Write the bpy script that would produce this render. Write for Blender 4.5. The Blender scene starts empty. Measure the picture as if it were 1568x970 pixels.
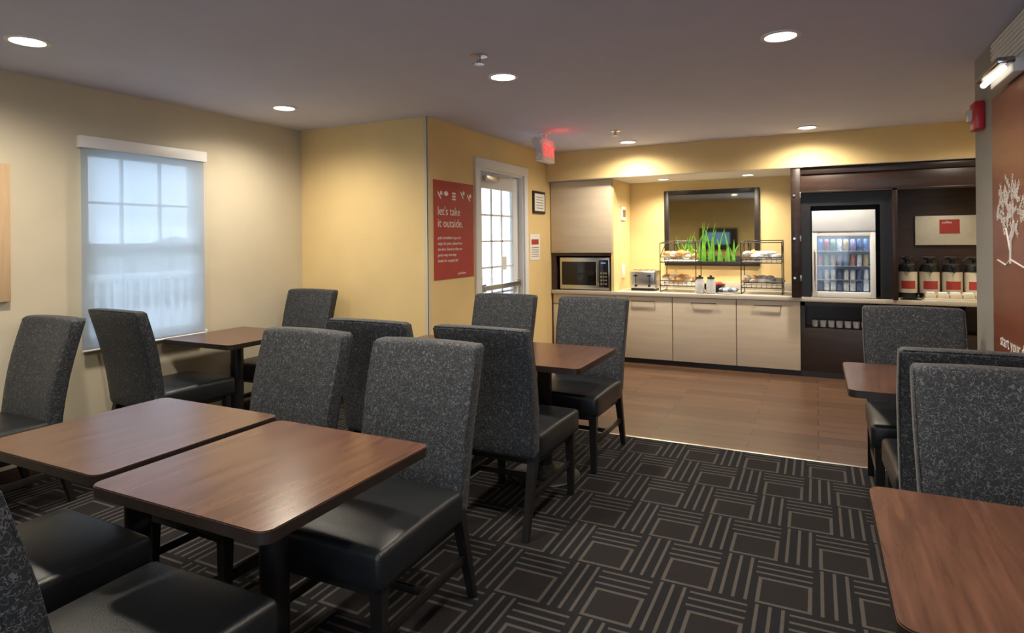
import bpy, bmesh, math, random
from mathutils import Matrix, Vector
random.seed(7)
PI=math.pi
D=bpy.data
scene=bpy.context.scene
COL=scene.collection

# ------------------------------------------------------------ materials
def nmat(name):
    m=D.materials.new(name); m.use_nodes=True
    nt=m.node_tree; b=nt.nodes['Principled BSDF']
    return m,nt,b
def mk(name,col,rough=.5,metal=0,emit=None,es=0,noise=0,nscale=20,bump=0,bscale=200,coat=0,spec=None,alpha=None,trans=0):
    m,nt,b=nmat(name)
    b.inputs['Base Color'].default_value=(*col,1)
    b.inputs['Roughness'].default_value=rough
    b.inputs['Metallic'].default_value=metal
    if coat: b.inputs['Coat Weight'].default_value=coat; b.inputs['Coat Roughness'].default_value=.15
    if spec is not None: b.inputs['Specular IOR Level'].default_value=spec
    if trans: b.inputs['Transmission Weight'].default_value=trans
    if emit: b.inputs['Emission Color'].default_value=(*emit,1); b.inputs['Emission Strength'].default_value=es
    tc=nt.nodes.new('ShaderNodeTexCoord')
    if noise:
        n=nt.nodes.new('ShaderNodeTexNoise'); n.inputs['Scale'].default_value=nscale; n.inputs['Detail'].default_value=4
        nt.links.new(tc.outputs['Object'],n.inputs['Vector'])
        r=nt.nodes.new('ShaderNodeValToRGB')
        r.color_ramp.elements[0].position=.3; r.color_ramp.elements[1].position=.7
        r.color_ramp.elements[0].color=(*[c*(1-noise) for c in col],1)
        r.color_ramp.elements[1].color=(*[min(1,c*(1+noise)) for c in col],1)
        nt.links.new(n.outputs['Fac'],r.inputs['Fac']); nt.links.new(r.outputs['Color'],b.inputs['Base Color'])
    if bump:
        n=nt.nodes.new('ShaderNodeTexNoise'); n.inputs['Scale'].default_value=bscale
        nt.links.new(tc.outputs['Object'],n.inputs['Vector'])
        bp=nt.nodes.new('ShaderNodeBump'); bp.inputs['Strength'].default_value=bump; bp.inputs['Distance'].default_value=.002
        nt.links.new(n.outputs['Fac'],bp.inputs['Height']); nt.links.new(bp.outputs['Normal'],b.inputs['Normal'])
    return m
def mth(nt,op,a,b=None,c=None):
    n=nt.nodes.new('ShaderNodeMath'); n.operation=op
    for i,v in enumerate((a,b,c)):
        if v is None: continue
        if isinstance(v,(int,float)): n.inputs[i].default_value=v
        else: nt.links.new(v,n.inputs[i])
    return n.outputs[0]
def wood(name,c1,c2,axis='X',scale=1.0,rough=.35,coat=0.0,stretch=14):
    m,nt,b=nmat(name)
    tc=nt.nodes.new('ShaderNodeTexCoord'); mp=nt.nodes.new('ShaderNodeMapping')
    s=[stretch*scale]*3; s['XYZ'.index(axis)]=1.2*scale
    mp.inputs['Scale'].default_value=s
    nt.links.new(tc.outputs['Object'],mp.inputs['Vector'])
    n=nt.nodes.new('ShaderNodeTexNoise'); n.inputs['Scale'].default_value=2.5; n.inputs['Detail'].default_value=8; n.inputs['Distortion'].default_value=.4
    nt.links.new(mp.outputs[0],n.inputs['Vector'])
    r=nt.nodes.new('ShaderNodeValToRGB'); r.color_ramp.elements[0].position=.3; r.color_ramp.elements[1].position=.72
    r.color_ramp.elements[0].color=(*c1,1); r.color_ramp.elements[1].color=(*c2,1)
    nt.links.new(n.outputs['Fac'],r.inputs['Fac']); nt.links.new(r.outputs['Color'],b.inputs['Base Color'])
    b.inputs['Roughness'].default_value=rough
    if coat: b.inputs['Coat Weight'].default_value=coat; b.inputs['Coat Roughness'].default_value=.2
    return m

m_wall_cream=mk('paint_cream',(.63,.57,.43),.8,noise=.03,nscale=3,bump=.1,bscale=300)
m_wall_yellow=mk('paint_yellow',(.79,.60,.29),.75,noise=.03,nscale=3,bump=.1,bscale=300)
m_wall_grey=mk('paint_grey',(.30,.30,.28),.8,noise=.03,nscale=3)
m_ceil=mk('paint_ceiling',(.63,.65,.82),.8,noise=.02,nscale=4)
m_white=mk('white_trim',(.8,.81,.82),.4,noise=.02,nscale=5)
m_whitep=mk('white_paper',(.85,.84,.8),.7,noise=.02)
m_black=mk('black_satin',(.012,.012,.013),.4,noise=.2,nscale=30)
m_legs=mk('black_wood',(.012,.011,.011),.32,noise=.3,nscale=40)
m_leather=mk('black_leather',(.010,.012,.015),.36,noise=.15,nscale=60,bump=.35,bscale=260)
m_metal=mk('brushed_steel',(.6,.6,.6),.28,1,noise=.08,nscale=80)
m_chrome=mk('dark_chrome',(.35,.35,.36),.2,1,noise=.05,nscale=60)
m_red=mk('red_print',(.43,.045,.035),.6,noise=.05,nscale=10)
m_redp=mk('red_plastic',(.55,.02,.03),.35,noise=.05,nscale=10)
m_redglow=mk('red_led',(.8,.02,.02),.4,emit=(1,.03,.04),es=1.2,noise=.02)
m_cab=wood('pale_maple_laminate',(.62,.53,.40),(.69,.60,.47),'X',.6,.4)
m_dark=wood('dark_espresso_wood',(.018,.010,.008),(.035,.019,.015),'X',1,.35)
m_dark2=wood('brown_espresso_panel',(.035,.020,.015),(.06,.033,.025),'X',1,.35)
m_table=wood('walnut_tabletop',(.070,.030,.019),(.130,.060,.037),'Y',1.3,.24)
m_edge=mk('table_edge_band',(.02,.014,.012),.4,noise=.2)
m_counter=mk('stone_countertop',(.58,.54,.46),.3,noise=.12,nscale=90)
m_panel=wood('cherry_wall_panel',(.19,.053,.027),(.25,.076,.038),'Y',.8,.4)
m_oak=wood('light_oak',(.55,.38,.22),(.65,.47,.29),'Z',1,.5)
m_wprint=mk('white_print',(.85,.83,.8),.6,noise=.02)
m_glow=mk('lamp_glow',(1,.95,.85),.5,emit=(1,.93,.82),es=14)
m_tubeglow=mk('picture_light_glow',(1,.95,.85),.5,emit=(1,.9,.7),es=1.6)
m_fglow=mk('fridge_light',(.9,.95,1),.5,emit=(.75,.87,1),es=1.6)
m_fback=mk('fridge_liner_glow',(.6,.64,.7),.4,emit=(.6,.75,1),es=.05,noise=.02)  # liner is no lamp; its faint emission imitates light from the LED strips
m_fsign=mk('fridge_sign',(.60,.62,.64),.4,emit=(.9,.93,1),es=.10,noise=.08,nscale=4)
m_mirror=mk('smoked_mirror_glass',(.84,.80,.60),.03,1,noise=.02,nscale=2)
m_screen=mk('black_glass',(.01,.01,.012),.08,noise=.1)
m_tvpic=mk('tv_picture',(.05,.1,.2),.2,emit=(.15,.35,.75),es=.5,noise=.6,nscale=5)
m_green=mk('grass_green',(.10,.30,.025),.5,noise=.5,nscale=14)
m_bread=mk('bread_crust',(.50,.27,.10),.6,noise=.35,nscale=25)
m_cream=mk('cream_plastic',(.70,.64,.50),.4,noise=.03)
m_clear=mk('clear_plastic_wrap',(.8,.82,.85),.12,noise=.15,nscale=30,trans=.4)
m_ground=mk('outdoor_ground',(.28,.32,.35),.9,noise=.15,nscale=2)
m_leaf=mk('hedge_leaves',(.15,.20,.15),.8,noise=.5,nscale=9)
m_brass=mk('metal_strip',(.75,.7,.6),.3,1,noise=.05)

def glass_mat():
    m=D.materials.new('clear_glass'); m.use_nodes=True; nt=m.node_tree; nt.nodes.clear()
    o=nt.nodes.new('ShaderNodeOutputMaterial'); mx=nt.nodes.new('ShaderNodeMixShader')
    t=nt.nodes.new('ShaderNodeBsdfTransparent'); g=nt.nodes.new('ShaderNodeBsdfGlossy'); g.inputs['Roughness'].default_value=.05
    t.inputs[0].default_value=(.96,.98,.98,1)
    lw=nt.nodes.new('ShaderNodeLayerWeight'); lw.inputs[0].default_value=.5
    f=mth(nt,'MULTIPLY_ADD',mth(nt,'POWER',lw.outputs['Facing'],5.0),.7,.04)
    nt.links.new(f,mx.inputs[0]); nt.links.new(t.outputs[0],mx.inputs[1]); nt.links.new(g.outputs[0],mx.inputs[2]); nt.links.new(mx.outputs[0],o.inputs[0]); return m
m_glass=glass_mat()
def shade_mat():
    m=D.materials.new('sheer_shade_fabric'); m.use_nodes=True; nt=m.node_tree; nt.nodes.clear()
    o=nt.nodes.new('ShaderNodeOutputMaterial'); mx=nt.nodes.new('ShaderNodeMixShader'); mx2=nt.nodes.new('ShaderNodeMixShader')
    t=nt.nodes.new('ShaderNodeBsdfTransparent'); tl=nt.nodes.new('ShaderNodeBsdfTranslucent'); d=nt.nodes.new('ShaderNodeBsdfDiffuse')
    # two faces of the thin slab are crossed, so the tint applies twice
    t.inputs[0].default_value=(.60,.63,.66,1); tl.inputs[0].default_value=(.84,.89,.95,1); d.inputs[0].default_value=(.66,.71,.74,1)
    tc=nt.nodes.new('ShaderNodeTexCoord'); w=nt.nodes.new('ShaderNodeTexNoise'); w.inputs['Scale'].default_value=300
    nt.links.new(tc.outputs['Object'],w.inputs['Vector'])
    f=mth(nt,'MULTIPLY_ADD',w.outputs['Fac'],.06,.51)
    mx.inputs[0].default_value=.45
    nt.links.new(tl.outputs[0],mx.inputs[1]); nt.links.new(d.outputs[0],mx.inputs[2])
    nt.links.new(f,mx2.inputs[0]); nt.links.new(t.outputs[0],mx2.inputs[1]); nt.links.new(mx.outputs[0],mx2.inputs[2])
    nt.links.new(mx2.outputs[0],o.inputs[0]); return m
m_shade=shade_mat()

def fabric_mat():
    m,nt,b=nmat('speckled_charcoal_fabric')
    tc=nt.nodes.new('ShaderNodeTexCoord')
    n=nt.nodes.new('ShaderNodeTexNoise'); n.inputs['Scale'].default_value=80; n.inputs['Detail'].default_value=0.3; n.inputs['Distortion'].default_value=1.0
    nt.links.new(tc.outputs['Object'],n.inputs['Vector'])
    r=nt.nodes.new('ShaderNodeValToRGB'); e=r.color_ramp.elements
    e[0].position=.455; e[0].color=(.012,.015,.020,1); e[1].position=.545; e[1].color=(.012,.015,.020,1)
    r.color_ramp.elements.new(.48).color=(.095,.106,.122,1)
    r.color_ramp.elements.new(.52).color=(.095,.106,.122,1)
    nt.links.new(n.outputs['Fac'],r.inputs['Fac']); nt.links.new(r.outputs['Color'],b.inputs['Base Color'])
    b.inputs['Roughness'].default_value=.65
    b.inputs['Sheen Weight'].default_value=.08; b.inputs['Sheen Roughness'].default_value=.4
    bp=nt.nodes.new('ShaderNodeBump'); bp.inputs['Strength'].default_value=.3; bp.inputs['Distance'].default_value=.002
    nt.links.new(n.outputs['Fac'],bp.inputs['Height']); nt.links.new(bp.outputs['Normal'],b.inputs['Normal'])
    return m
m_fabric=fabric_mat()

def carpet_mat():
    m,nt,b=nmat('geometric_carpet')
    tc=nt.nodes.new('ShaderNodeTexCoord'); sp=nt.nodes.new('ShaderNodeSeparateXYZ'); nt.links.new(tc.outputs['Object'],sp.inputs[0])
    P=.37; a=.62
    ys=mth(nt,'DIVIDE',sp.outputs['Y'],P); row=mth(nt,'FLOOR',ys)
    xs=mth(nt,'ADD',mth(nt,'DIVIDE',sp.outputs['X'],P),mth(nt,'MULTIPLY',row,1-a))
    fx=mth(nt,'FRACT',xs); fy=mth(nt,'FRACT',ys)
    inx=mth(nt,'LESS_THAN',fx,a); iny=mth(nt,'LESS_THAN',fy,a)
    notx=mth(nt,'SUBTRACT',1,inx); noty=mth(nt,'SUBTRACT',1,iny)
    def stripes(v):
        t=mth(nt,'FRACT',mth(nt,'MULTIPLY',mth(nt,'SUBTRACT',v,a),3/(1-a)))
        return mth(nt,'MULTIPLY',mth(nt,'GREATER_THAN',t,.36),mth(nt,'LESS_THAN',t,.64))
    vs=mth(nt,'MULTIPLY',stripes(fx),mth(nt,'MULTIPLY',notx,mth(nt,'GREATER_THAN',fy,.04)))
    hs=mth(nt,'MULTIPLY',mth(nt,'MULTIPLY',stripes(fy),mth(nt,'MULTIPLY',noty,inx)),mth(nt,'LESS_THAN',fx,a-.03))
    mn=mth(nt,'MINIMUM',mth(nt,'MINIMUM',fx,mth(nt,'SUBTRACT',a,fx)),mth(nt,'MINIMUM',fy,mth(nt,'SUBTRACT',a,fy)))
    sq=mth(nt,'MULTIPLY',mth(nt,'GREATER_THAN',mn,.035),mth(nt,'LESS_THAN',mn,.075))
    tot=mth(nt,'MINIMUM',mth(nt,'ADD',mth(nt,'ADD',vs,hs),sq),1)
    inner=mth(nt,'GREATER_THAN',mn,.075)
    n=nt.nodes.new('ShaderNodeTexNoise'); n.inputs['Scale'].default_value=160; nt.links.new(tc.outputs['Object'],n.inputs['Vector'])
    mA=nt.nodes.new('ShaderNodeMix'); mA.data_type='RGBA'; mA.inputs[6].default_value=(.020,.020,.023,1); mA.inputs[7].default_value=(.026,.023,.024,1)
    nt.links.new(inner,mA.inputs[0])
    mB=nt.nodes.new('ShaderNodeMix'); mB.data_type='RGBA'; nt.links.new(mth(nt,'MULTIPLY',tot,.85),mB.inputs[0]); nt.links.new(mA.outputs[2],mB.inputs[6]); mB.inputs[7].default_value=(.115,.103,.093,1)
    mC=nt.nodes.new('ShaderNodeMix'); mC.data_type='RGBA'; mC.blend_type='MULTIPLY'; mC.inputs[0].default_value=.6
    nt.links.new(mB.outputs[2],mC.inputs[6]); nt.links.new(n.outputs['Color'],mC.inputs[7])
    nt.links.new(mC.outputs[2],b.inputs['Base Color']); b.inputs['Roughness'].default_value=.95; b.inputs['Specular IOR Level'].default_value=.1
    return m
m_carpet=carpet_mat()
def plank_mat():
    m,nt,b=nmat('plank_floor')
    tc=nt.nodes.new('ShaderNodeTexCoord')
    br=nt.nodes.new('ShaderNodeTexBrick'); br.inputs['Scale'].default_value=1; br.inputs['Brick Width'].default_value=1.1; br.inputs['Row Height'].default_value=.15
    br.inputs['Mortar Size'].default_value=.004; br.inputs['Color1'].default_value=(.085,.046,.028,1); br.inputs['Color2'].default_value=(.135,.072,.042,1); br.inputs['Mortar'].default_value=(.035,.018,.011,1)
    br.offset=.4; br.inputs['Mortar Smooth'].default_value=.1
    nt.links.new(tc.outputs['Object'],br.inputs['Vector'])
    mp=nt.nodes.new('ShaderNodeMapping'); mp.inputs['Scale'].default_value=(2,22,2); nt.links.new(tc.outputs['Object'],mp.inputs[0])
    n=nt.nodes.new('ShaderNodeTexNoise'); n.inputs['Scale'].default_value=2; n.inputs['Detail'].default_value=6; nt.links.new(mp.outputs[0],n.inputs['Vector'])
    mr=nt.nodes.new('ShaderNodeMapRange'); mr.inputs[3].default_value=.65; mr.inputs[4].default_value=1.35; nt.links.new(n.outputs['Fac'],mr.inputs[0])
    mC=nt.nodes.new('ShaderNodeMix'); mC.data_type='RGBA'; mC.blend_type='MULTIPLY'; mC.inputs[0].default_value=1
    nt.links.new(br.outputs['Color'],mC.inputs[6]); nt.links.new(mr.outputs[0],mC.inputs[7])
    nt.links.new(mC.outputs[2],b.inputs['Base Color']); b.inputs['Roughness'].default_value=.33
    return m
m_plank=plank_mat()

# ------------------------------------------------------------ builder
class B:
    def __init__(s): s.bm=bmesh.new(); s.mats=[]
    def mi(s,m):
        if m not in s.mats: s.mats.append(m)
        return s.mats.index(m)
    def add(s,sub,mat,M=None):
        if M is not None: bmesh.ops.transform(sub,matrix=M,verts=sub.verts)
        if mat is not None:
            i=s.mi(mat)
            for f in sub.faces: f.material_index=i
        t=D.meshes.new('t'); sub.to_mesh(t); sub.free(); s.bm.from_mesh(t); D.meshes.remove(t)
    def box(s,x0,x1,y0,y1,z0,z1,mat,bevel=0,seg=2,M=None):
        b=bmesh.new(); bmesh.ops.create_cube(b,size=1)
        for v in b.verts: v.co=Vector(((x0+x1)/2+v.co.x*(x1-x0),(y0+y1)/2+v.co.y*(y1-y0),(z0+z1)/2+v.co.z*(z1-z0)))
        if bevel: bmesh.ops.bevel(b,geom=b.edges[:],offset=bevel,segments=seg,profile=.5,affect='EDGES')
        s.add(b,mat,M)
    def soft(s,x0,x1,y0,y1,z0,z1,mat,r,fn=None,nx=6,ny=0,nz=6,seg=3,M=None):
        b=bmesh.new(); bmesh.ops.create_cube(b,size=1)
        for v in b.verts: v.co=Vector(((x0+x1)/2+v.co.x*(x1-x0),(y0+y1)/2+v.co.y*(y1-y0),(z0+z1)/2+v.co.z*(z1-z0)))
        bmesh.ops.bevel(b,geom=b.edges[:],offset=r,segments=seg,profile=.5,affect='EDGES')
        for ax,(lo,hi,n) in enumerate(((x0,x1,nx),(y0,y1,ny),(z0,z1,nz))):
            for k in range(1,n+1):
                c=lo+r+(hi-lo-2*r)*k/(n+1); co=[0,0,0]; no=[0,0,0]; co[ax]=c; no[ax]=1
                bmesh.ops.bisect_plane(b,geom=b.verts[:]+b.edges[:]+b.faces[:],plane_co=co,plane_no=no)
        if fn:
            for v in b.verts: v.co=Vector(fn(*v.co))
        s.add(b,mat,M)
    def cyl(s,p0,p1,r0,r1,mat,n=20,cap=True):
        p0=Vector(p0); p1=Vector(p1); d=p1-p0
        b=bmesh.new(); bmesh.ops.create_cone(b,cap_ends=cap,segments=n,radius1=r0,radius2=r1,depth=d.length)
        q=Vector((0,0,1)).rotation_difference(d.normalized()).to_matrix().to_4x4()
        s.add(b,mat,Matrix.Translation((p0+p1)/2)@q)
    def lathe(s,prof,mat,c=(0,0,0),n=28):
        b=bmesh.new(); rings=[]
        for r,z in prof:
            rings.append([b.verts.new((c[0]+max(r,1e-4)*math.cos(2*PI*k/n),c[1]+max(r,1e-4)*math.sin(2*PI*k/n),c[2]+z)) for k in range(n)])
        for i in range(len(rings)-1):
            for k in range(n): b.faces.new((rings[i][k],rings[i][(k+1)%n],rings[i+1][(k+1)%n],rings[i+1][k]))
        b.faces.new(rings[0][::-1]); b.faces.new(rings[-1])
        s.add(b,mat)
    def tube(s,pts,r,mat,n=8):
        for a,b_ in zip(pts[:-1],pts[1:]):
            s.cyl(a,b_,r,r,mat,n)
            s.ball(b_,r,mat,seg=n)
    def ball(s,c,r,mat,sc=(1,1,1),seg=14,M=None):
        b=bmesh.new(); bmesh.ops.create_uvsphere(b,u_segments=seg,v_segments=max(6,seg//2),radius=r)
        for v in b.verts: v.co=Vector((v.co.x*sc[0],v.co.y*sc[1],v.co.z*sc[2]))
        s.add(b,mat,Matrix.Translation(c) if M is None else Matrix.Translation(c)@M)
    def prism(s,out,z0,z1,ms,mt,r=0):
        b=bmesh.new(); n=len(out)
        lo=[b.verts.new((x,y,z0)) for x,y in out]; hi=[b.verts.new((x,y,z1)) for x,y in out]
        i1=s.mi(ms); i2=s.mi(mt)
        for k in range(n):
            f=b.faces.new((lo[k],lo[(k+1)%n],hi[(k+1)%n],hi[k])); f.material_index=i1
        f=b.faces.new(hi); f.material_index=i2
        f=b.faces.new(lo[::-1]); f.material_index=i1
        s.add(b,None)
    def poly(s,pts,mat):
        b=bmesh.new(); b.faces.new([b.verts.new(p) for p in pts]); s.add(b,mat)
    def text(s,txt,size,M,mat,align='LEFT',ext=.0006):
        c=D.curves.new('t','FONT'); c.body=txt; c.size=size; c.align_x=align; c.extrude=ext; c.resolution_u=3
        o=D.objects.new('t',c); COL.objects.link(o)
        dg=bpy.context.evaluated_depsgraph_get(); me=D.meshes.new_from_object(o.evaluated_get(dg))
        b=bmesh.new(); b.from_mesh(me); s.add(b,mat,M)
        D.objects.remove(o); D.curves.remove(c); D.meshes.remove(me)
    def mesh(s,name,ang=38):
        me=D.meshes.new(name); bmesh.ops.recalc_face_normals(s.bm,faces=s.bm.faces[:]); s.bm.to_mesh(me); s.bm.free()
        for m in s.mats: me.materials.append(m)
        for p in me.polygons: p.use_smooth=True
        try: me.set_sharp_from_angle(angle=math.radians(ang))
        except Exception: pass
        return me
    def obj(s,name,loc=(0,0,0),rz=0,ang=38):
        return place(s.mesh(name,ang),name,loc,rz)
def place(me,name,loc=(0,0,0),rz=0):
    o=D.objects.new(name,me); o.location=loc; o.rotation_euler=(0,0,rz); COL.objects.link(o); return o
def frameM(kind,x,y,z):
    c={'+X':((0,1,0),(0,0,1),(1,0,0)),'-X':((0,-1,0),(0,0,1),(-1,0,0)),'-Y':((1,0,0),(0,0,1),(0,-1,0))}[kind]
    m=Matrix.Identity(4)
    for j in range(3):
        for i in range(3): m[i][j]=c[j][i]
    return Matrix.Translation((x,y,z))@m
def rrect(x0,x1,y0,y1,r,n=6):
    o=[]
    for cx,cy,a0 in ((x1-r,y0+r,-90),(x1-r,y1-r,0),(x0+r,y1-r,90),(x0+r,y0+r,180)):
        for k in range(n+1):
            a=math.radians(a0+90*k/n); o.append((cx+r*math.cos(a),cy+r*math.sin(a)))
    return o

# ------------------------------------------------------------ dimensions
XL=-4.33; YJ=4.33; XD=-2.92; YK=7.75; XR=.86; YR=4.55; CH=2.48; YB=-2.2; XKR=1.95
EK=YK-.003; EX=XKR-.003; ED=XD+.003
b=B(); b.box(XL-.15,XKR+.15,YB-.15,4.40,-.1,0,m_carpet); b.obj('floor')
b=B(); b.box(XD-.3,XKR+.15,4.40,YK+.15,-.1,0,m_plank); b.obj('floor_wood')
b=B(); b.box(XD,XKR,4.388,4.412,0,.004,m_brass,.0015); b.obj('trim_1')
b=B(); b.box(XL-.15,XKR+.15,YB-.15,YK+.15,CH,CH+.1,m_ceil); b.obj('ceiling')

def wall_x(name,x0,x1,y0,y1,mat,holes=()):
    b=B()
    if not holes: b.box(x0,x1,y0,y1,0,CH,mat)
    else:
        hy0,hy1,hz0,hz1=holes
        b.box(x0,x1,y0,hy0,0,CH,mat); b.box(x0,x1,hy1,y1,0,CH,mat)
        b.box(x0,x1,hy0,hy1,hz1,CH,mat)
        if hz0>0: b.box(x0,x1,hy0,hy1,0,hz0,mat)
    return b.obj(name)
wall_x('wall_left',XL-.15,XL,YB-.15,YJ,m_wall_cream,(2.42,3.27,.76,2.08))
b=B(); b.box(XL-.15,XD,YJ,YJ+.15,0,CH,m_wall_yellow); b.obj('wall_jog')
wall_x('wall_patio',XD-.15,XD,YJ+.15,YK,m_wall_yellow,(5.22,6.22,0,2.14))
b=B(); b.box(XD-.15,XKR+.15,YK,YK+.15,0,CH,m_wall_yellow); b.obj('wall_kitchen')
b=B(); b.box(XKR,XKR+.15,YR,YK,0,CH,m_wall_yellow); b.obj('wall_kitchen_right')
b=B(); b.box(XR,XR+.15,YB,YR,0,CH,m_wall_grey); b.box(XR+.15,XKR+.15,YR-.15,YR,0,CH,m_wall_grey); b.obj('wall_right')
b=B(); hx0,hx1,hz0,hz1=-1.15,.70,.35,2.2
b.box(XL,hx0,YB-.15,YB,0,CH,m_wall_yellow); b.box(hx1,XR+.15,YB-.15,YB,0,CH,m_wall_yellow); b.box(hx0,hx1,YB-.15,YB,0,hz0,m_wall_yellow); b.box(hx0,hx1,YB-.15,YB,hz1,CH,m_wall_yellow)
b.obj('wall_rear')
b=B()
for x in (hx0,(hx0+hx1)/2-.025,hx1-.05): b.box(x,x+.05,YB-.1,YB-.03,hz0,hz1,m_white,.004)
for z in (hz0,1.25,hz1-.05): b.box(hx0,hx1,YB-.09,YB-.04,z,z+.05,m_white,.004)
b.obj('added_rear_window')  # unseen rear window, added to let more daylight into the room
b=B(); b.box(-2.9,-1.9,YB+.02,YB+.07,1.12,1.70,m_black,.006); b.box(-2.87,-1.93,YB+.07,YB+.073,1.15,1.67,m_screen); b.box(-2.75,-2.1,YB+.073,YB+.075,1.25,1.58,m_tvpic); b.box(-2.6,-2.2,YB+.001,YB+.02,1.3,1.5,m_black)
b.obj('television')
b=B(); b.box(ED,XKR,6.88,YK,2.145,CH,m_wall_yellow); b.box(ED,XKR,6.885,YK,2.14,2.145,m_white); b.obj('ceiling_soffit')
b=B(); b.box(XD-.03,XD+.004,YJ-.004,YJ,0,CH,m_wall_cream); b.box(XD,XD+.004,YJ-.004,YJ+.03,0,CH,m_wall_cream); b.obj('trim_2')
def base(name,x0,x1,y0,y1): 
    b=B(); b.box(x0,x1,y0,y1,0,.10,m_dark2,.003); b.obj(name)
base('baseboard_left',XL,XL+.012,YB,YJ); base('baseboard_jog',XL+.012,XD,YJ-.012,YJ); base('baseboard_patio',XD,XD+.012,YJ+.03,5.12); base('baseboard_right',XR-.012,XR,YB,YR)
base('baseboard_patio_far',XD,XD+.012,6.32,6.98)

# ------------------------------------------------------------ window_1 (left wall)
b=B(); y0,y1,z0,z1=2.42,3.27,.76,2.08; xf=XL-.11
for y in (y0,y1-.045): b.box(xf,xf+.06,y,y+.045,z0,z1,m_white,.004)
for z in (z0,z1-.045,1.39): b.box(xf,xf+.06,y0,y1,z,z+.05,m_white,.004)
for k in (1,2): 
    y=y0+(y1-y0)*k/3; b.box(xf+.015,xf+.04,y-.008,y+.008,z0,z1,m_white)
for z in (1.72,1.08): b.box(xf+.015,xf+.04,y0,y1,z-.008,z+.008,m_white)
b.box(xf+.025,xf+.03,y0,y1,z0,z1,m_glass)
b.box(XL-.05,XL+.03,y0-.03,y1+.03,z0-.03,z0,m_white,.004)
b.obj('window_1')
b=B(); b.box(XL+.003,XL+.055,2.36,3.29,2.07,2.15,m_white,.006)
b.box(XL+.035,XL+.037,2.37,3.27,.74,2.08,m_shade); b.cyl((XL+.040,2.37,.735),(XL+.040,3.27,.735),.008,.008,m_white,10)
b.tube([(XL+.048,3.28,2.08),(XL+.048,3.282,1.2)],.002,m_white,6)
b.obj('roller_shade')

# outdoors
b=B(); b.box(-24,XD-.5,4.6,22,-.16,-.11,m_ground); b.box(-24,XL-.3,-12,4.6,-.16,-.11,m_ground); b.obj('outdoor_ground')
b=B()
for y in (0.8,2.2,3.6,5.0): b.box(-5.95,-5.87,y-.04,y+.04,-.11,1.15,m_white,.006)
b.box(-5.94,-5.88,.8,5.04,1.08,1.15,m_white,.004); b.box(-5.93,-5.89,.8,5.04,.16,.21,m_white,.004)
for k in range(40): 
    y=.87+k*.105; b.box(-5.922,-5.898,y-.014,y+.014,.2,1.09,m_white)
b.obj('porch_railing')
b=B()
for k in range(60):
    y=-3+k*.45; b.ball((-15+random.uniform(-.6,.6),y,.4+random.uniform(0,.3)),.9,m_leaf,(1,1,random.uniform(.9,1.1)),10)
b.obj('hedge_row')

# ------------------------------------------------------------ door_1
b=B(); y0,y1=5.22,6.22
b.box(XD,XD+.02,y0-.09,y0,0,2.14,m_white,.004); b.box(XD,XD+.02,y1,y1+.09,0,2.14,m_white,.004); b.box(XD,XD+.025,y0-.09,y1+.09,2.14,2.235,m_white,.004)
b.box(XD-.15,XD,y0,y0+.02,0,2.14,m_white); b.box(XD-.15,XD,y1-.02,y1,0,2.14,m_white); b.box(XD-.15,XD,y0,y1,2.12,2.14,m_white)
lx0,lx1=XD-.10,XD-.055; a,c=y0+.02,y1-.02
b.box(lx0,lx1,a,a+.13,.01,2.115,m_white,.003); b.box(lx0,lx1,c-.13,c,.01,2.115,m_white,.003)
b.box(lx0,lx1,a+.13,c-.13,1.96,2.115,m_white,.003); b.box(lx0,lx1,a+.13,c-.13,.01,.62,m_white,.003)
b.box(lx0+.015,lx1+.008,a+.2,c-.2,.12,.5,m_white,.008)
g0,g1=a+.13,c-.13
for k in (1,2): b.box(lx0+.015,lx1-.015,g0+(g1-g0)*k/3-.010,g0+(g1-g0)*k/3+.010,.62,1.96,m_white)
for k in range(1,5): b.box(lx0+.015,lx1-.015,g0,g1,.62+1.34*k/5-.010,.62+1.34*k/5+.010,m_white)
b.box(lx0+.02,lx0+.022,g0,g1,.62,1.96,m_glass)
b.box(lx1,lx1+.05,a+.04,a+.12,.92,1.0,m_metal,.006); b.box(lx1,lx1+.05,c-.12,c-.04,.92,1.0,m_metal,.006)
b.box(lx1+.035,lx1+.065,a+.08,c-.08,.935,.985,m_metal,.006)
b.box(lx1,lx1+.05,a+.15,a+.42,2.03,2.085,m_metal,.006); b.tube([(lx1+.03,a+.3,2.09),(lx1+.12,a+.5,2.1),(lx1+.02,a+.72,2.11)],.008,m_metal)
b.box(lx1,lx1+.004,a+.55,a+.66,1.12,1.26,m_whitep)
b.obj('door_1')

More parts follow.
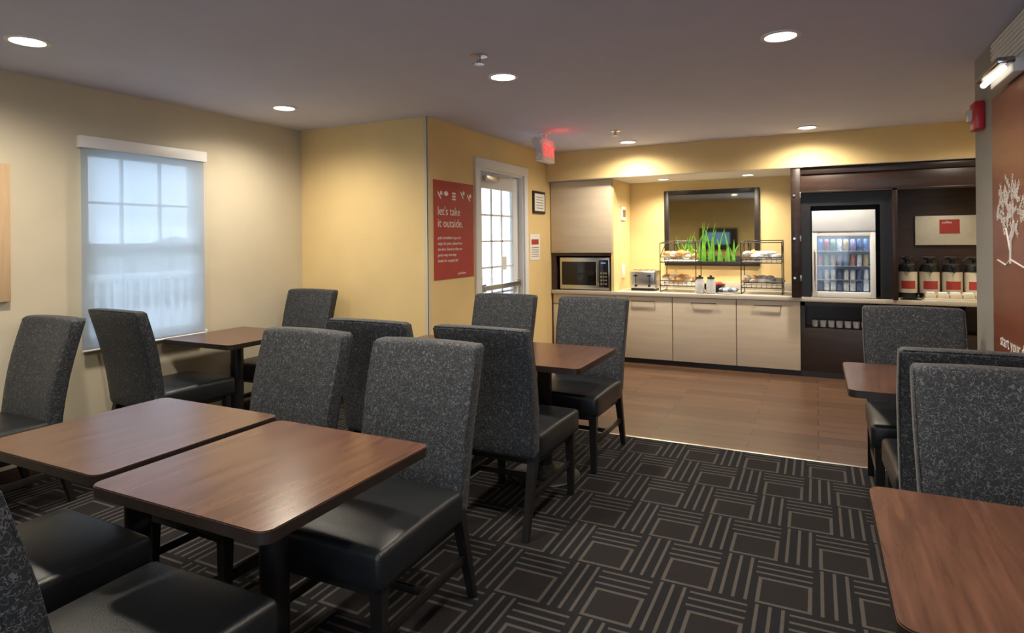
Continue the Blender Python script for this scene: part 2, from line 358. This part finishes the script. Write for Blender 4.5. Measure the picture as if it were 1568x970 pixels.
# poster
def _disc(r,n):
    q=bmesh.new(); bmesh.ops.create_circle(q,cap_ends=True,segments=n,radius=r); return q
b=B(); py0,py1,pz0,pz1=4.42,5.09,1.10,1.96; b.box(XD+.002,XD+.008,py0,py1,pz0,pz1,m_red)
def T(bb,t,s,y,z): bb.text(t,s,frameM('+X',XD+.009,y,z),m_wprint)
T(b,"let's take",.105,4.47,1.66); T(b,"it outside.",.105,4.47,1.555)
for i,l in enumerate(["grab a breakfast to go and","enjoy the patio. please leave","the door closed so that our","guests may rest easy.","thanks for stopping by!"]): T(b,l,.036,4.47,1.45-.05*i)
T(b,"good times",.03,4.80,1.13)
def icon(bb,y,z,k):
    M=frameM('+X',XD+.0092,y,z)
    if k==0: bb.add(_disc(.03,14),m_wprint,M@Matrix.Diagonal((1.2,.7,1,1)))
    if k==1:
        for q in range(3): bb.add(_disc(.028,14),m_wprint,M@Matrix.Translation((0,-.025+.026*q,0))@Matrix.Diagonal((1.3,.35,1,1)))
    if k==2: bb.add(_disc(.02,10),m_wprint,M@Matrix.Rotation(.7,4,'Z')@Matrix.Diagonal((.5,2.2,1,1))); bb.add(_disc(.02,10),m_wprint,M@Matrix.Translation((.03,.02,0)))
for i,(y,k) in enumerate([(4.50,2),(4.61,0),(4.74,1),(4.88,2),(5.0,2)]): icon(b,y,1.83+.02*(i%2),k)
b.obj('poster_banner')
b=B(); b.box(XD+.001,XD+.02,6.46,6.80,1.74,2.0,m_black,.003); b.box(XD+.018,XD+.022,6.49,6.77,1.77,1.97,m_whitep)
for i in range(5): b.box(XD+.022,XD+.0225,6.53,6.73,1.80+.032*i,1.806+.032*i,m_edge)
b.obj('framed_certificate')
b=B(); b.box(XD+.001,XD+.005,6.38,6.66,1.20,1.50,m_whitep)
b.box(XD+.005,XD+.0055,6.42,6.62,1.38,1.44,m_red)
for i in range(5): b.box(XD+.005,XD+.0055,6.42,6.62,1.24+.025*i,1.246+.025*i,m_edge)
b.obj('paper_notice')
b=B(); b.box(XL+.001,XL+.03,1.0,1.98,1.10,1.92,m_oak,.004); b.box(XL+.03,XL+.033,1.10,1.88,1.20,1.82,m_whitep); b.box(XL+.033,XL+.035,1.18,1.80,1.28,1.74,m_green); b.obj('framed_picture')

# ------------------------------------------------------------ chairs
def chair_mesh():
    b=B(); w=.255
    def yb(z):
        t=(z-.40)/.6; return -.215-.125*t+.02*math.sin(PI*min(1,max(0,t)))
    def fn(x,y,z):
        t=(z-.38)/.63
        s=.94+.06*min(1,max(0,t)*1.4)
        bow=.014*(1-(x/w)**2)
        crown=.005*(1-(x/w)**2)*max(0,t)**3
        return (x*s,y+yb(z)-bow,z+crown)
    b.soft(-w,w,-.040,.040,.37,1.015,m_fabric,.019,fn,8,1,10)
    for sx in (-1,1):
        for yy in (-.034,.034):
            pts=[fn(sx*(w-.004),yy,z) for z in (.40,.5,.6,.7,.8,.9,1.0)]
            b.tube(pts,.0035,m_fabric,6)
    pts=[fn(x*w*.95,-.036,1.010) for x in (-1,-.6,-.2,.2,.6,1)]
    b.tube(pts,.0035,m_fabric,6)
    def fs(x,y,z):
        k=(1-(x/.26)**2)*(1-((y-.06)/.30)**2)
        t=(z-.355)/.125
        return (x*(1+.03*(y>.0)*(y/.3)),y,z+(.016*max(0,k) if t>.5 else 0))
    b.soft(-.252,.252,-.20,.335,.352,.478,m_leather,.024,fs,6,6,1)
    b.box(-.225,.225,-.20,.31,.325,.36,m_legs,.004)
    def leg(x,y0,y1,z1,w0=.020,w1=.030):
        q=bmesh.new(); bmesh.ops.create_cube(q,size=1)
        for v in q.verts:
            top=v.co.z>0; ww=w1 if top else w0
            v.co=Vector(((x if top else x*1.01)+v.co.x*ww*1.6,(y1 if top else y0)+v.co.y*ww*1.5,z1 if top else 0))
        bmesh.ops.bevel(q,geom=q.edges[:],offset=.003,segments=2,affect='EDGES'); b.add(q,m_legs)
    for sx in (-1,1):
        leg(sx*.217,.29,.285,.36); leg(sx*.217,-.315,-.205,.40)
        b.box(sx*.217-.009,sx*.217+.009,-.27,.28,.165,.20,m_legs,.003)
    b.box(-.21,.21,.0,.018,.168,.196,m_legs,.003)
    return b.mesh('dining_chair')
CM=chair_mesh()
def chair(x,y,f,dr=0): place(CM,'dining_chair',(x,y,0),(0 if f>0 else PI)+dr)
chair(-1.47,1.84,-1,.02)
chair(-2.20,1.88,-1,-.02)
chair(-1.56,.88,1,.02)
chair(-2.23,.97,1,-.02)
chair(-1.45,3.91,-1,-.02)
chair(-2.16,3.93,-1)
chair(-1.47,2.97,1,.0)
chair(-2.16,2.97,1)
chair(-4.00,2.76,1,-.02)
chair(-3.99,3.78,-1,.02)
chair(-3.98,1.70,-1)
chair(.50,3.96,-1)
chair(.53,3.10,1)
chair(.53,2.07,-1)

# ------------------------------------------------------------ tables
def table_mesh():
    b=B(); h=.355
    b.prism(rrect(-h,h,-h,h,.035),.708,.738,m_edge,m_table)
    b.prism(rrect(-h+.002,h-.002,-h+.002,h-.002,.034),.738,.741,m_edge,m_table)
    b.box(-.2,.2,-.03,.03,.69,.708,m_black,.003); b.box(-.03,.03,-.2,.2,.69,.708,m_black,.003)
    b.lathe([(.09,.655),(.09,.665),(.055,.69)],m_black,n=24)
    b.lathe([(.045,.04),(.045,.68)],m_black,n=24)
    b.lathe([(.205,0),(.21,.006),(.20,.014),(.12,.028),(.06,.045),(.05,.07)],m_black,n=40)
    return b.mesh('dining_table')
TM=table_mesh()
for x,y in ((-1.545,1.415),(-2.30,1.46),(-1.50,3.475),(-2.24,3.475),(-3.915,3.25),(-3.915,1.0),(.480,3.545),(.480,1.64)):
    place(TM,'dining_table',(x,y,0),0)

# ------------------------------------------------------------ kitchen
CZ=.82; YC=7.01; CU=CZ-.046
b=B()
b.box(ED,-.152,YC+.02,EK,.06,CU,m_cab); b.box(ED,-.152,YC+.07,EK,0,.06,m_black)
xs=[-2.90,-2.12,-1.457,-.778,-.152]
for i in range(4):
    x0,x1=xs[i]+.004,xs[i+1]-.004
    if i==0:
        b.box(x0,x1,YC,YC+.02,CZ-.17,CZ-.05,m_cab,.0015); b.box(x0,x1,YC,YC+.02,.06,CZ-.178,m_cab,.0015)
    else: b.box(x0,x1,YC,YC+.02,.06,CZ-.05,m_cab,.0015)
    xm=(x0+x1)/2; z=CZ-.10
    b.tube([(xm-.13,YC,z),(xm-.13,YC-.025,z),(xm+.13,YC-.025,z),(xm+.13,YC,z)],.006,m_chrome)
b.box(ED,-.152,YC+.018,YC+.022,.06,CU,m_edge)
b.obj('base_cabinet')
b=B(); b.box(ED,EX,YC-.02,EK,CZ-.045,CZ,m_counter,.004); b.obj('countertop')
b=B(); b.box(-2.12,-.25,YK-.022,EK,CZ+.001,CZ+.09,m_counter,.003); b.obj('trim_backsplash')
b=B(); x0,x1=ED,-2.14; c1=CZ+.001
b.box(x0,x1,YC,EK,1.27,2.138,m_cab); b.box(x0+.008,x1-.004,YC-.02,YC,1.275,2.132,m_cab,.0015)
b.box(x0,x0+.06,YC,EK,c1,1.27,m_dark2); b.box(x1-.02,x1,YC,EK,c1,1.27,m_wall_yellow)
b.box(x0+.06,x1-.02,YK-.03,EK,c1,1.27,m_black); b.box(x0+.06,x1-.02,YC,YC+.02,1.235,1.27,m_dark2)
b.box(x1,x1+.012,YC,EK,c1,2.138,m_wall_yellow)
b.obj('upper_cabinet')
b=B(); mx0,mx1,mz0,mz1=-2.82,-2.19,CZ+.012,1.215; my=YC+.03
b.box(mx0,mx1,my,my+.42,mz0,mz1,m_metal,.006)
b.box(mx0+.03,mx1-.15,my-.008,my,mz0+.05,mz1-.05,m_screen,.003)
b.box(mx1-.13,mx1-.015,my-.006,my,mz0+.03,mz1-.03,m_screen,.002)
b.box(mx1-.105,mx1-.045,my-.008,my-.004,mz1-.075,mz1-.055,m_tvpic)
for r in range(4):
    for c in range(3): b.box(mx1-.112+c*.03,mx1-.09+c*.03,my-.009,my-.005,mz0+.06+r*.042,mz0+.082+r*.042,m_chrome)
b.tube([(mx1-.145,my,mz0+.05),(mx1-.145,my-.035,mz0+.06),(mx1-.145,my-.035,mz1-.06),(mx1-.145,my,mz1-.05)],.009,m_metal)
b.box(mx0+.02,mx1-.02,my+.05,my+.1,CZ,mz0,m_black)
b.obj('microwave_oven')
b=B(); X=-2.127; b.box(X,X+.02,7.30,7.48,1.66,1.83,m_white,.005); b.box(X+.02,X+.023,7.33,7.45,1.70,1.79,m_chrome,.001); b.obj('thermostat')
b=B(); b.box(X,X+.008,7.33,7.45,.96,1.12,m_white,.002)
for z in (1.005,1.065): b.box(X+.008,X+.010,7.37,7.41,z-.015,z+.015,m_cream)
b.obj('electrical_outlet')
b=B(); x0,x1,z0,z1=-1.69,-.59,1.10,2.02; f=.055; yy=EK
b.box(x0,x0+f,yy-.045,yy,z0,z1,m_edge,.004); b.box(x1-f,x1,yy-.045,yy,z0,z1,m_edge,.004); b.box(x0+f,x1-f,yy-.044,yy,z0,z0+f,m_edge,.004); b.box(x0+f,x1-f,yy-.044,yy,z1-f,z1,m_edge,.004)
b.box(x0+f,x1-f,yy-.02,yy,z0+f,z1-f,m_mirror)
for k in range(34):
    x=random.uniform(-1.50,-.86); h=random.uniform(.15,.52)*(1-.35*abs(x+1.2)/.35); lean=random.uniform(-.09,.09); w=random.uniform(.009,.019)
    L=[];R=[]
    for t in range(7):
        u=t/6; cx=x+lean*u*u; ww=w*(1-u)**.7
        L.append((cx-ww,yy-.022-.0004*k,z0+f+h*u)); R.append((cx+ww,yy-.022-.0004*k,z0+f+h*u))
    b.poly(L[:-1]+[((L[-1][0]+R[-1][0])/2,L[-1][1],L[-1][2])]+R[:-1][::-1],m_green)
b.obj('framed_grass_artwork')

# dark serving cabinet
b=B(); YF=6.93; ZT=2.138
b.box(-.23,-.14,YF-.03,EK,c1,ZT,m_dark,.004)
for z in (1.02,1.42,1.86):
    b.box(-.15,-.136,YF-.036,YF+.0,z-.03,z+.03,m_metal,.002); b.cyl((-.20,YF-.034,z),(-.20,YF-.04,z),.012,.012,m_metal,12)
b.box(-.14,EX,YF-.01,YF+.05,2.07,ZT,m_dark,.003)
b.box(-.14,EX,YF+.01,YF+.05,1.90,2.07,m_dark2,.003); b.box(-.14,EX,YF,YF+.05,1.88,1.90,m_dark,.002)
b.box(-.14,EX,YF+.05,EK,2.0,2.02,m_dark)
b.box(.655,.70,YF,EK,c1,1.90,m_dark,.003)
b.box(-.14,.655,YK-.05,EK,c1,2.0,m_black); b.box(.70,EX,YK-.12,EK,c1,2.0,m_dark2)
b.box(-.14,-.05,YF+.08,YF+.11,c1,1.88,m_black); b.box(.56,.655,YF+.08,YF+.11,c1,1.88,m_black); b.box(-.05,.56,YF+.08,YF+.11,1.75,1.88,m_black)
b.obj('serving_cabinet')
b=B()
b.box(-.15,EX,YC+.02,YC+.04,.06,.50,m_dark,.002); b.box(-.15,EX,YC+.3,EK,0,CU,m_dark); b.box(-.15,EX,YC+.04,YC+.3,.48,.50,m_dark); b.box(-.15,EX,YC+.02,YC+.3,0.0,.06,m_black)
b.box(-.15,-.11,YC+.02,YC+.3,.5,CU,m_dark); b.box(.5,.54,YC+.02,YC+.3,.5,CU,m_dark); b.box(1.2,1.24,YC+.02,YC+.3,.5,CU,m_dark); b.box(-.15,EX,YC+.02,YC+.04,.73,CU,m_dark)
b.obj('serving_base_cabinet')
b=B()
for k in range(7):
    x=-.02+k*.075; b.lathe([(.018,0),(.028,.005),(.033,.07),(.031,.07),(.026,.012),(.0,.012)],m_clear,(x,YC+.12,.503),14)
b.obj('drinking_glasses')

# fridge
b=B(); x0,x1=-.04,.52; y0=6.99; y1=7.5; z0=CZ+.005; z1=1.70
y0b=7.06
b.box(x0,x0+.02,y0b,y1,z0,z1,m_white); b.box(x1-.02,x1,y0b,y1,z0,z1,m_white); b.box(x0,x1,y0b,y1,z1-.02,z1,m_white); b.box(x0,x1,y0b,y1,z0,z0+.04,m_white); b.box(x0,x1,y1-.02,y1,z0,z1,m_white)
b.box(x0+.02,x1-.02,y1-.03,y1-.02,z0+.04,1.47,m_fback); b.box(x0+.02,x1-.02,y0b,y1-.03,1.47,1.49,m_fback)
for xx in (x0+.022,x1-.03): b.box(xx,xx+.008,y0b,y0b+.02,z0+.06,1.45,m_fglow)
b.box(x0+.05,x1-.05,y0b+.002,y0b+.02,1.455,1.468,m_fglow)
b.box(x0,x1,y0,y0b,1.49,z1,m_fsign,.006)
for q in ((x0,x0+.045,z0,1.485),(x1-.045,x1,z0,1.485)): b.box(q[0],q[1],y0+.01,y0b,q[2],q[3],m_white,.004)
b.box(x0+.045,x1-.045,y0+.011,y0b,z0,z0+.055,m_white,.004); b.box(x0+.045,x1-.045,y0+.011,y0b,1.44,1.485,m_white,.004)
b.box(x0+.045,x1-.045,y0+.03,y0+.034,z0+.05,1.445,m_glass)
b.tube([(x0+.022,y0+.01,1.0),(x0+.022,y0-.02,1.02),(x0+.022,y0-.02,1.28),(x0+.022,y0+.01,1.30)],.007,m_metal)
for z in (1.0,1.14,1.29): b.box(x0+.02,x1-.02,y0b+.03,y1-.03,z-.005,z,m_metal)
cols=[(.13,.19,.34),(.34,.14,.16),(.18,.28,.21),(.55,.56,.6),(.38,.28,.16),(.26,.22,.36),(.09,.12,.24)]
cm=[mk('can_label_%d'%i,c,.35,noise=.4,nscale=60) for i,c in enumerate(cols)]
for r,(z,h) in enumerate(((1.29,.12),(1.14,.11),(1.0,.10),(z0+.06,.09))):
    for k in range(8):
        mm=cm[(k*(r+2)//2+r)%len(cm)] if r<2 else (cm[3] if (k%3) else cm[6])
        cx=x0+.075+k*.0585
        if r<3: b.lathe([(.02,0),(.023,.006),(.023,h-.012),(.018,h)],mm,(cx,y0b+.08,z),12); 
        else: b.box(cx-.025,cx+.022,y0b+.05,y0b+.12,z,z+h+.02*(k%2),mm,.003)
        if r<3: b.lathe([(.02,0),(.023,.006),(.023,h-.012),(.018,h)],mm,(cx,y0b+.15,z),12)
b.obj('beverage_refrigerator')
l=D.lights.new('fridge_lamp','AREA'); l.energy=1.2; l.color=(.8,.9,1); l.shape='RECTANGLE'; l.size=.44; l.size_y=.03
lo=D.objects.new('fridge_lamp',l); lo.location=((x0+x1)/2,y0b+.03,1.45); lo.rotation_euler=(math.radians(12),0,0); COL.objects.link(lo)

# coffee airpots
def airpot():
    b=B()
    b.lathe([(.082,0),(.086,.01),(.086,.05)],m_black); b.lathe([(.084,.05),(.084,.26)],m_cream)
    b.lathe([(.086,.26),(.086,.28),(.07,.33),(.045,.345)],m_black); b.lathe([(.022,.34),(.022,.375),(.045,.38),(.045,.40),(.02,.405)],m_black,n=20)
    b.box(-.02,.02,-.12,-.04,.29,.325,m_black,.008); b.cyl((0,-.11,.30),(0,-.11,.255),.010,.008,m_black,10)
    b.tube([(-.082,.02,.29),(-.082,.04,.36),(-.05,.05,.40),(.05,.05,.40),(.082,.04,.36),(.082,.02,.29)],.006,m_black)
    q=bmesh.new(); n=10; v=[]
    for k in range(n+1):
        a=-PI/2-.75+1.5*k/n; v.append((q.verts.new((.0855*math.cos(a),.0855*math.sin(a),.09)),q.verts.new((.0855*math.cos(a),.0855*math.sin(a),.17))))
    for k in range(n): q.faces.new((v[k][0],v[k+1][0],v[k+1][1],v[k][1]))
    b.add(q,m_red)
    return b.mesh('coffee_airpot')
AM=airpot()
for x in (.815,1.00,1.185,1.365): place(AM,'coffee_airpot',(x,7.30,CZ+.002),0)
b=B(); b.box(.92,1.9,7.60,YK-.125,1.34,1.64,m_cream,.004); b.box(1.13,1.30,7.595,7.60,1.46,1.60,m_red); b.text('coffee',.035,frameM('-Y',1.15,7.593,1.56),m_wprint)
b.obj('coffee_menu_board')
b=B()
for k in range(5):
    b.box(.93+k*.10,1.022+k*.10,7.05,7.16,CZ+.02,CZ+.06,m_cream,.004)
    b.box(.94+k*.10,1.012+k*.10,7.06,7.15,CZ+.06,CZ+.075,m_whitep,.004)
b.box(.92,1.44,7.04,7.17,CZ,CZ+.02,m_cream,.003); b.obj('condiment_caddy')
b=B()
for k in range(4): b.cyl((.745+.025*k,7.02,CZ+.012),(.80+.025*k,7.08,CZ+.012),.006,.003,m_black,8)
b.box(.73,.90,7.0,7.10,CZ,CZ+.006,m_black,.002); b.obj('stirrer_tray')

# toaster
b=B(); x0,x1=-2.0,-1.68; y0,y1=7.2,7.45
b.soft(x0,x1,y0,y1,CZ+.02,CZ+.24,m_metal,.03,None,1,1,1)
b.box(x0+.02,x1-.02,y0+.01,y1-.01,CZ,CZ+.03,m_black,.004)
for k in range(4): b.box(x0+.035+k*.068,x0+.06+k*.068,y0+.04,y1-.04,CZ+.238,CZ+.243,m_black)
for k in (0,1): 
    xx=x0+.08+k*.16; b.box(xx-.004,xx+.004,y0-.002,y0+.002,CZ+.09,CZ+.2,m_black); b.box(xx-.02,xx+.02,y0-.03,y0,CZ+.17,CZ+.19,m_black,.004); b.cyl((xx,y0-.015,CZ+.06),(xx,y0,CZ+.06),.014,.014,m_black,14)
b.obj('toaster')

def stand(name,x0,x1,y0,y1,kind):
    b=B(); r=.005; z=CZ; h=.58
    for x in (x0,x1):
        b.tube([(x,y0,z+.005),(x,y0,z+.40),(x,y1,z+h),(x,y1,z+.005),(x,y0,z+.005)],r,m_black)
        b.tube([(x,y0,z+h-.02),(x,y1,z+h)],r,m_black); b.tube([(x,y0,z+.40),(x,y0,z+h-.02)],r,m_black)
    b.tube([(x0,y1,z+h),(x1,y1,z+h)],r,m_black); b.tube([(x0,y0,z+h-.02),(x1,y0,z+h-.02)],r,m_black)
    for zz in (z+.07,z+.34):
        b.tube([(x0,y0,zz),(x1,y0,zz),(x1,y1,zz+.03),(x0,y1,zz+.03),(x0,y0,zz)],r,m_black)
        b.tube([(x0,y0,zz+.06),(x1,y0,zz+.06)],r*.8,m_black)
        for k in range(1,8):
            x=x0+(x1-x0)*k/8; b.tube([(x,y0,zz+.06),(x,y0,zz),(x,y1,zz+.03)],.002,m_black,6)
        for k in range(9):
            x=x0+.05+(x1-x0-.1)*(k%5)/4; y=(y0+y1)/2+random.uniform(-.06,.04)
            R=Matrix.Rotation(random.uniform(0,3),4,'Z')@Matrix.Rotation(random.uniform(-.5,.5),4,'X')
            up=.03*(k//5)
            if kind=='bread':
                b.ball((x,y,zz+.065+up),.05,m_bread if k%3 else m_whitep,(1.2,.8,.65),14,R)
            else: b.ball((x,y,zz+.07+up),.06,m_clear if k%3 else (cm[3] if k%2 else m_bread),(1.3,.8,.5),10,R)
        b.box(x0+.01,x1-.01,y0+.01,y1-.01,zz+.012,zz+.02,m_whitep if kind=='bread' else m_clear)
    b.obj(name)
stand('bread_display_stand',-1.62,-1.22,7.15,7.5,'bread')
stand('snack_display_stand',-.74,-.33,7.15,7.5,'snack')
b=B()
b.lathe([(.05,0),(.09,.02),(.13,.09),(.125,.09),(.085,.028),(0,.025)],m_black,(-1.05,7.3,CZ))
for k in range(9): b.ball((-1.05+.07*math.cos(k*2.4)*(k/9),7.3+.07*math.sin(k*2.4)*(k/9),CZ+.085),.035,[m_bread,m_green,m_redp][k%3],seg=12)
b.obj('fruit_bowl')
b=B()
b.lathe([(.11,0),(.115,.006),(.12,.02)],m_metal,(-.87,7.14,CZ)); 
for k in range(10): b.ball((-.87+.07*math.cos(k*.63),7.14+.07*math.sin(k*.63),CZ+.045),.034,m_clear if k%2 else cm[6],(1,.8,.6),10)
b.obj('snack_tray')
for x,y in ((-1.17,7.10),(-1.05,7.10)):
    b=B(); b.lathe([(.04,0),(.05,.01),(.05,.13),(.035,.15),(.035,.165)],m_clear,(x,y,CZ)); b.lathe([(.04,.165),(.04,.18),(.012,.185),(.014,.2)],m_black,(x,y,CZ)); b.lathe([(.044,.012),(.044,.09)],m_bread,(x,y,CZ)); b.obj('cereal_jar')
b=B(); b.lathe([(.06,0),(.08,.015),(.10,.07),(.095,.07),(.07,.02),(0,.018)],m_whitep,(-1.05,7.58,CZ))
for k in range(6): b.ball((-1.05+.05*math.cos(k*1.05),7.58+.05*math.sin(k*1.05),CZ+.07),.033,m_bread,seg=12)
b.obj('pastry_bowl')

# ------------------------------------------------------------ ceiling fixtures
def dl_mesh():
    b=B()
    n=32; q=bmesh.new()
    prof=[(.098,0),(.098,-.006),(.078,-.008),(.072,.0)]
    rings=[[q.verts.new((r*math.cos(2*PI*k/n),r*math.sin(2*PI*k/n),z)) for k in range(n)] for r,z in prof]
    for i in range(3):
        for k in range(n): q.faces.new((rings[i][k],rings[i][(k+1)%n],rings[i+1][(k+1)%n],rings[i+1][k]))
    b.add(q,m_white)
    q=bmesh.new(); bmesh.ops.create_circle(q,cap_ends=True,segments=32,radius=.073); b.add(q,m_glow,Matrix.Translation((0,0,-.003)))
    return b.mesh('recessed_light')
DM=dl_mesh()
def spot(x,y,z,e,col=(1,.88,.72),ang=125,scale=1,fix=True):
    if fix:
        o=place(DM,'recessed_light',(x,y,z)); o.scale=(scale,scale,1)
    l=D.lights.new('downlight_lamp','SPOT'); l.energy=e; l.color=col; l.spot_size=math.radians(ang); l.spot_blend=1.0; l.shadow_soft_size=.07
    lo=D.objects.new('downlight_lamp',l); lo.location=(x,y,z-.02); COL.objects.link(lo)
E=118
for x,y in ((-3.60,1.74),(-3.69,3.52),(-1.78,3.51),(-.157,3.48),(-1.78,1.74),(-.157,1.74),(-3.6,-.4),(-1.78,-.4),(-.157,-.4)): spot(x,y,CH,E,ang=162)
for x,y in ((-.07,6.51),(-1.81,6.52)): spot(x,y,CH,145,(1,.88,.70),165)
for x in (-1.62,-.68): spot(x,7.36,2.14,100,(1,.87,.68),150,.75)
spot(1.15,7.2,1.999,20,(1,.9,.75),140,.5)
spot(1.3,6.2,CH,80,(1,.89,.72),155)
b=B(); b.lathe([(.05,0),(.05,-.006),(.018,-.012)],m_metal); b.lathe([(.012,-.01),(.012,-.045)],m_metal,n=12); b.lathe([(.03,-.048),(.03,-.045)],m_metal,n=16)
for k in range(8): b.box(.02,.036,-.003,.003,-.049,-.045,m_metal,M=Matrix.Rotation(k*PI/4,4,'Z'))
SM=b.mesh('sprinkler_head')
place(SM,'sprinkler_head',(-1.70,3.05,CH)); place(SM,'sprinkler_head',(-1.73,5.79,CH))

# exit sign
b=B(); X=-2.36; y0,y1=5.38,5.70; z0,z1=2.19,2.41
b.box(X-.035,X+.035,y0,y1,z0,z1,m_white,.006); b.box(X+.035,X+.038,y0+.015,y1-.015,z0+.02,z1-.02,m_whitep)
b.text('EXIT',.150,frameM('+X',X+.0385,y0+.022,z0+.055),m_redglow,ext=.001)
b.cyl((X,5.54,z1),(X,5.54,CH),.02,.02,m_white,14); b.lathe([(.06,-.015),(.06,0)],m_white,(X,5.54,CH))
b.cyl((X-.0,y0-.06,z1-.05),(X-.0,y0,z1-.04),.045,.035,m_white,18); b.cyl((X,y0-.03,z0+.05),(X,y0,z0+.05),.02,.03,m_white,14)
b.obj('exit_sign')
l=D.lights.new('exit_glow','POINT'); l.energy=.5; l.color=(1,.08,.1); l.shadow_soft_size=.05; lo=D.objects.new('exit_glow',l); lo.location=(X+.16,5.54,2.36); COL.objects.link(lo)

# right wall
b=B(); b.box(XR-.022,XR-.001,1.5,4.06,.55,2.16,m_panel,.002)
words=['fresh','yum','wake up','good','fruit','toast','juice','bagel','hello','enjoy','tasty','coffee','sunny']
for k in range(46):
    a=random.uniform(0,2*PI); rr=math.sqrt(random.random()); cy=3.70+.24*rr*math.cos(a); cz=1.56+.15*rr*math.sin(a)
    b.text(random.choice(words),random.uniform(.03,.055),frameM('-X',XR-.024,cy,cz)@Matrix.Rotation(random.uniform(-1.3,1.3),4,'Z'),m_wprint,'CENTER')
b.tube([(XR-.024,3.72,1.30),(XR-.024,3.71,1.40),(XR-.024,3.66,1.5)],.006,m_wprint,6); b.tube([(XR-.024,3.72,1.36),(XR-.024,3.79,1.47)],.005,m_wprint,6)
b.tube([(XR-.024,3.95,1.31),(XR-.024,3.8,1.29),(XR-.024,3.72,1.32),(XR-.024,3.5,1.29)],.004,m_wprint,6)
b.text("start your day right",.085,frameM('-X',XR-.024,3.92,.88),m_wprint); b.text("Let's eat!",.16,frameM('-X',XR-.024,3.0,1.5),m_wprint)
b.obj('graphic_panel')
b=B(); b.box(XR-.05,XR-.001,4.30,4.43,2.04,2.20,m_redp,.008); b.box(XR-.075,XR-.05,4.33,4.40,2.09,2.16,m_clear,.01); b.text('FIRE',.035,frameM('-X',XR-.051,4.41,2.05),m_wprint); b.obj('fire_alarm_strobe')
b=B(); b.box(XR-.02,XR-.001,3.15,4.06,2.24,2.45,m_white,.004)
for k in range(8): b.box(XR-.03,XR-.018,3.18,4.03,2.262+k*.023,2.272+k*.023,m_white)
b.obj('air_vent')
b=B(); b.box(XR-.07,XR-.023,3.45,3.85,2.165,2.23,m_white,.008)
b.tube([(XR-.10,3.47,2.19),(XR-.10,3.83,2.19)],.015,m_tubeglow,12); b.box(XR-.13,XR-.06,3.44,3.86,2.205,2.235,m_chrome,.008)
b.obj('wall_sconce')

# ------------------------------------------------------------ world + sun
w=D.worlds.new('World'); scene.world=w; w.use_nodes=True
bg=w.node_tree.nodes['Background']; bg.inputs[0].default_value=(.70,.83,1,1); bg.inputs[1].default_value=4.5
l=D.lights.new('sun','SUN'); l.energy=3; l.angle=.02; lo=D.objects.new('sun',l); lo.rotation_euler=(0,math.radians(-20),0); lo.location=(-8,3,8); COL.objects.link(lo)

# ------------------------------------------------------------ camera
cam=D.cameras.new('camera'); co=D.objects.new('camera',cam); COL.objects.link(co)
cam.sensor_fit='HORIZONTAL'; cam.sensor_width=36; cam.lens=946/1568*36; cam.shift_y=-118/1568; cam.clip_start=.05
yaw=math.atan2(466,946)
co.matrix_world=Matrix.Translation((0,0,1.44))@Matrix.Rotation(yaw,4,'Z')@Matrix.Rotation(PI/2,4,'X')@Matrix.Rotation(-.010,4,'Z')
scene.camera=co
scene.view_settings.view_transform='Standard'
scene.view_settings.exposure=0.0
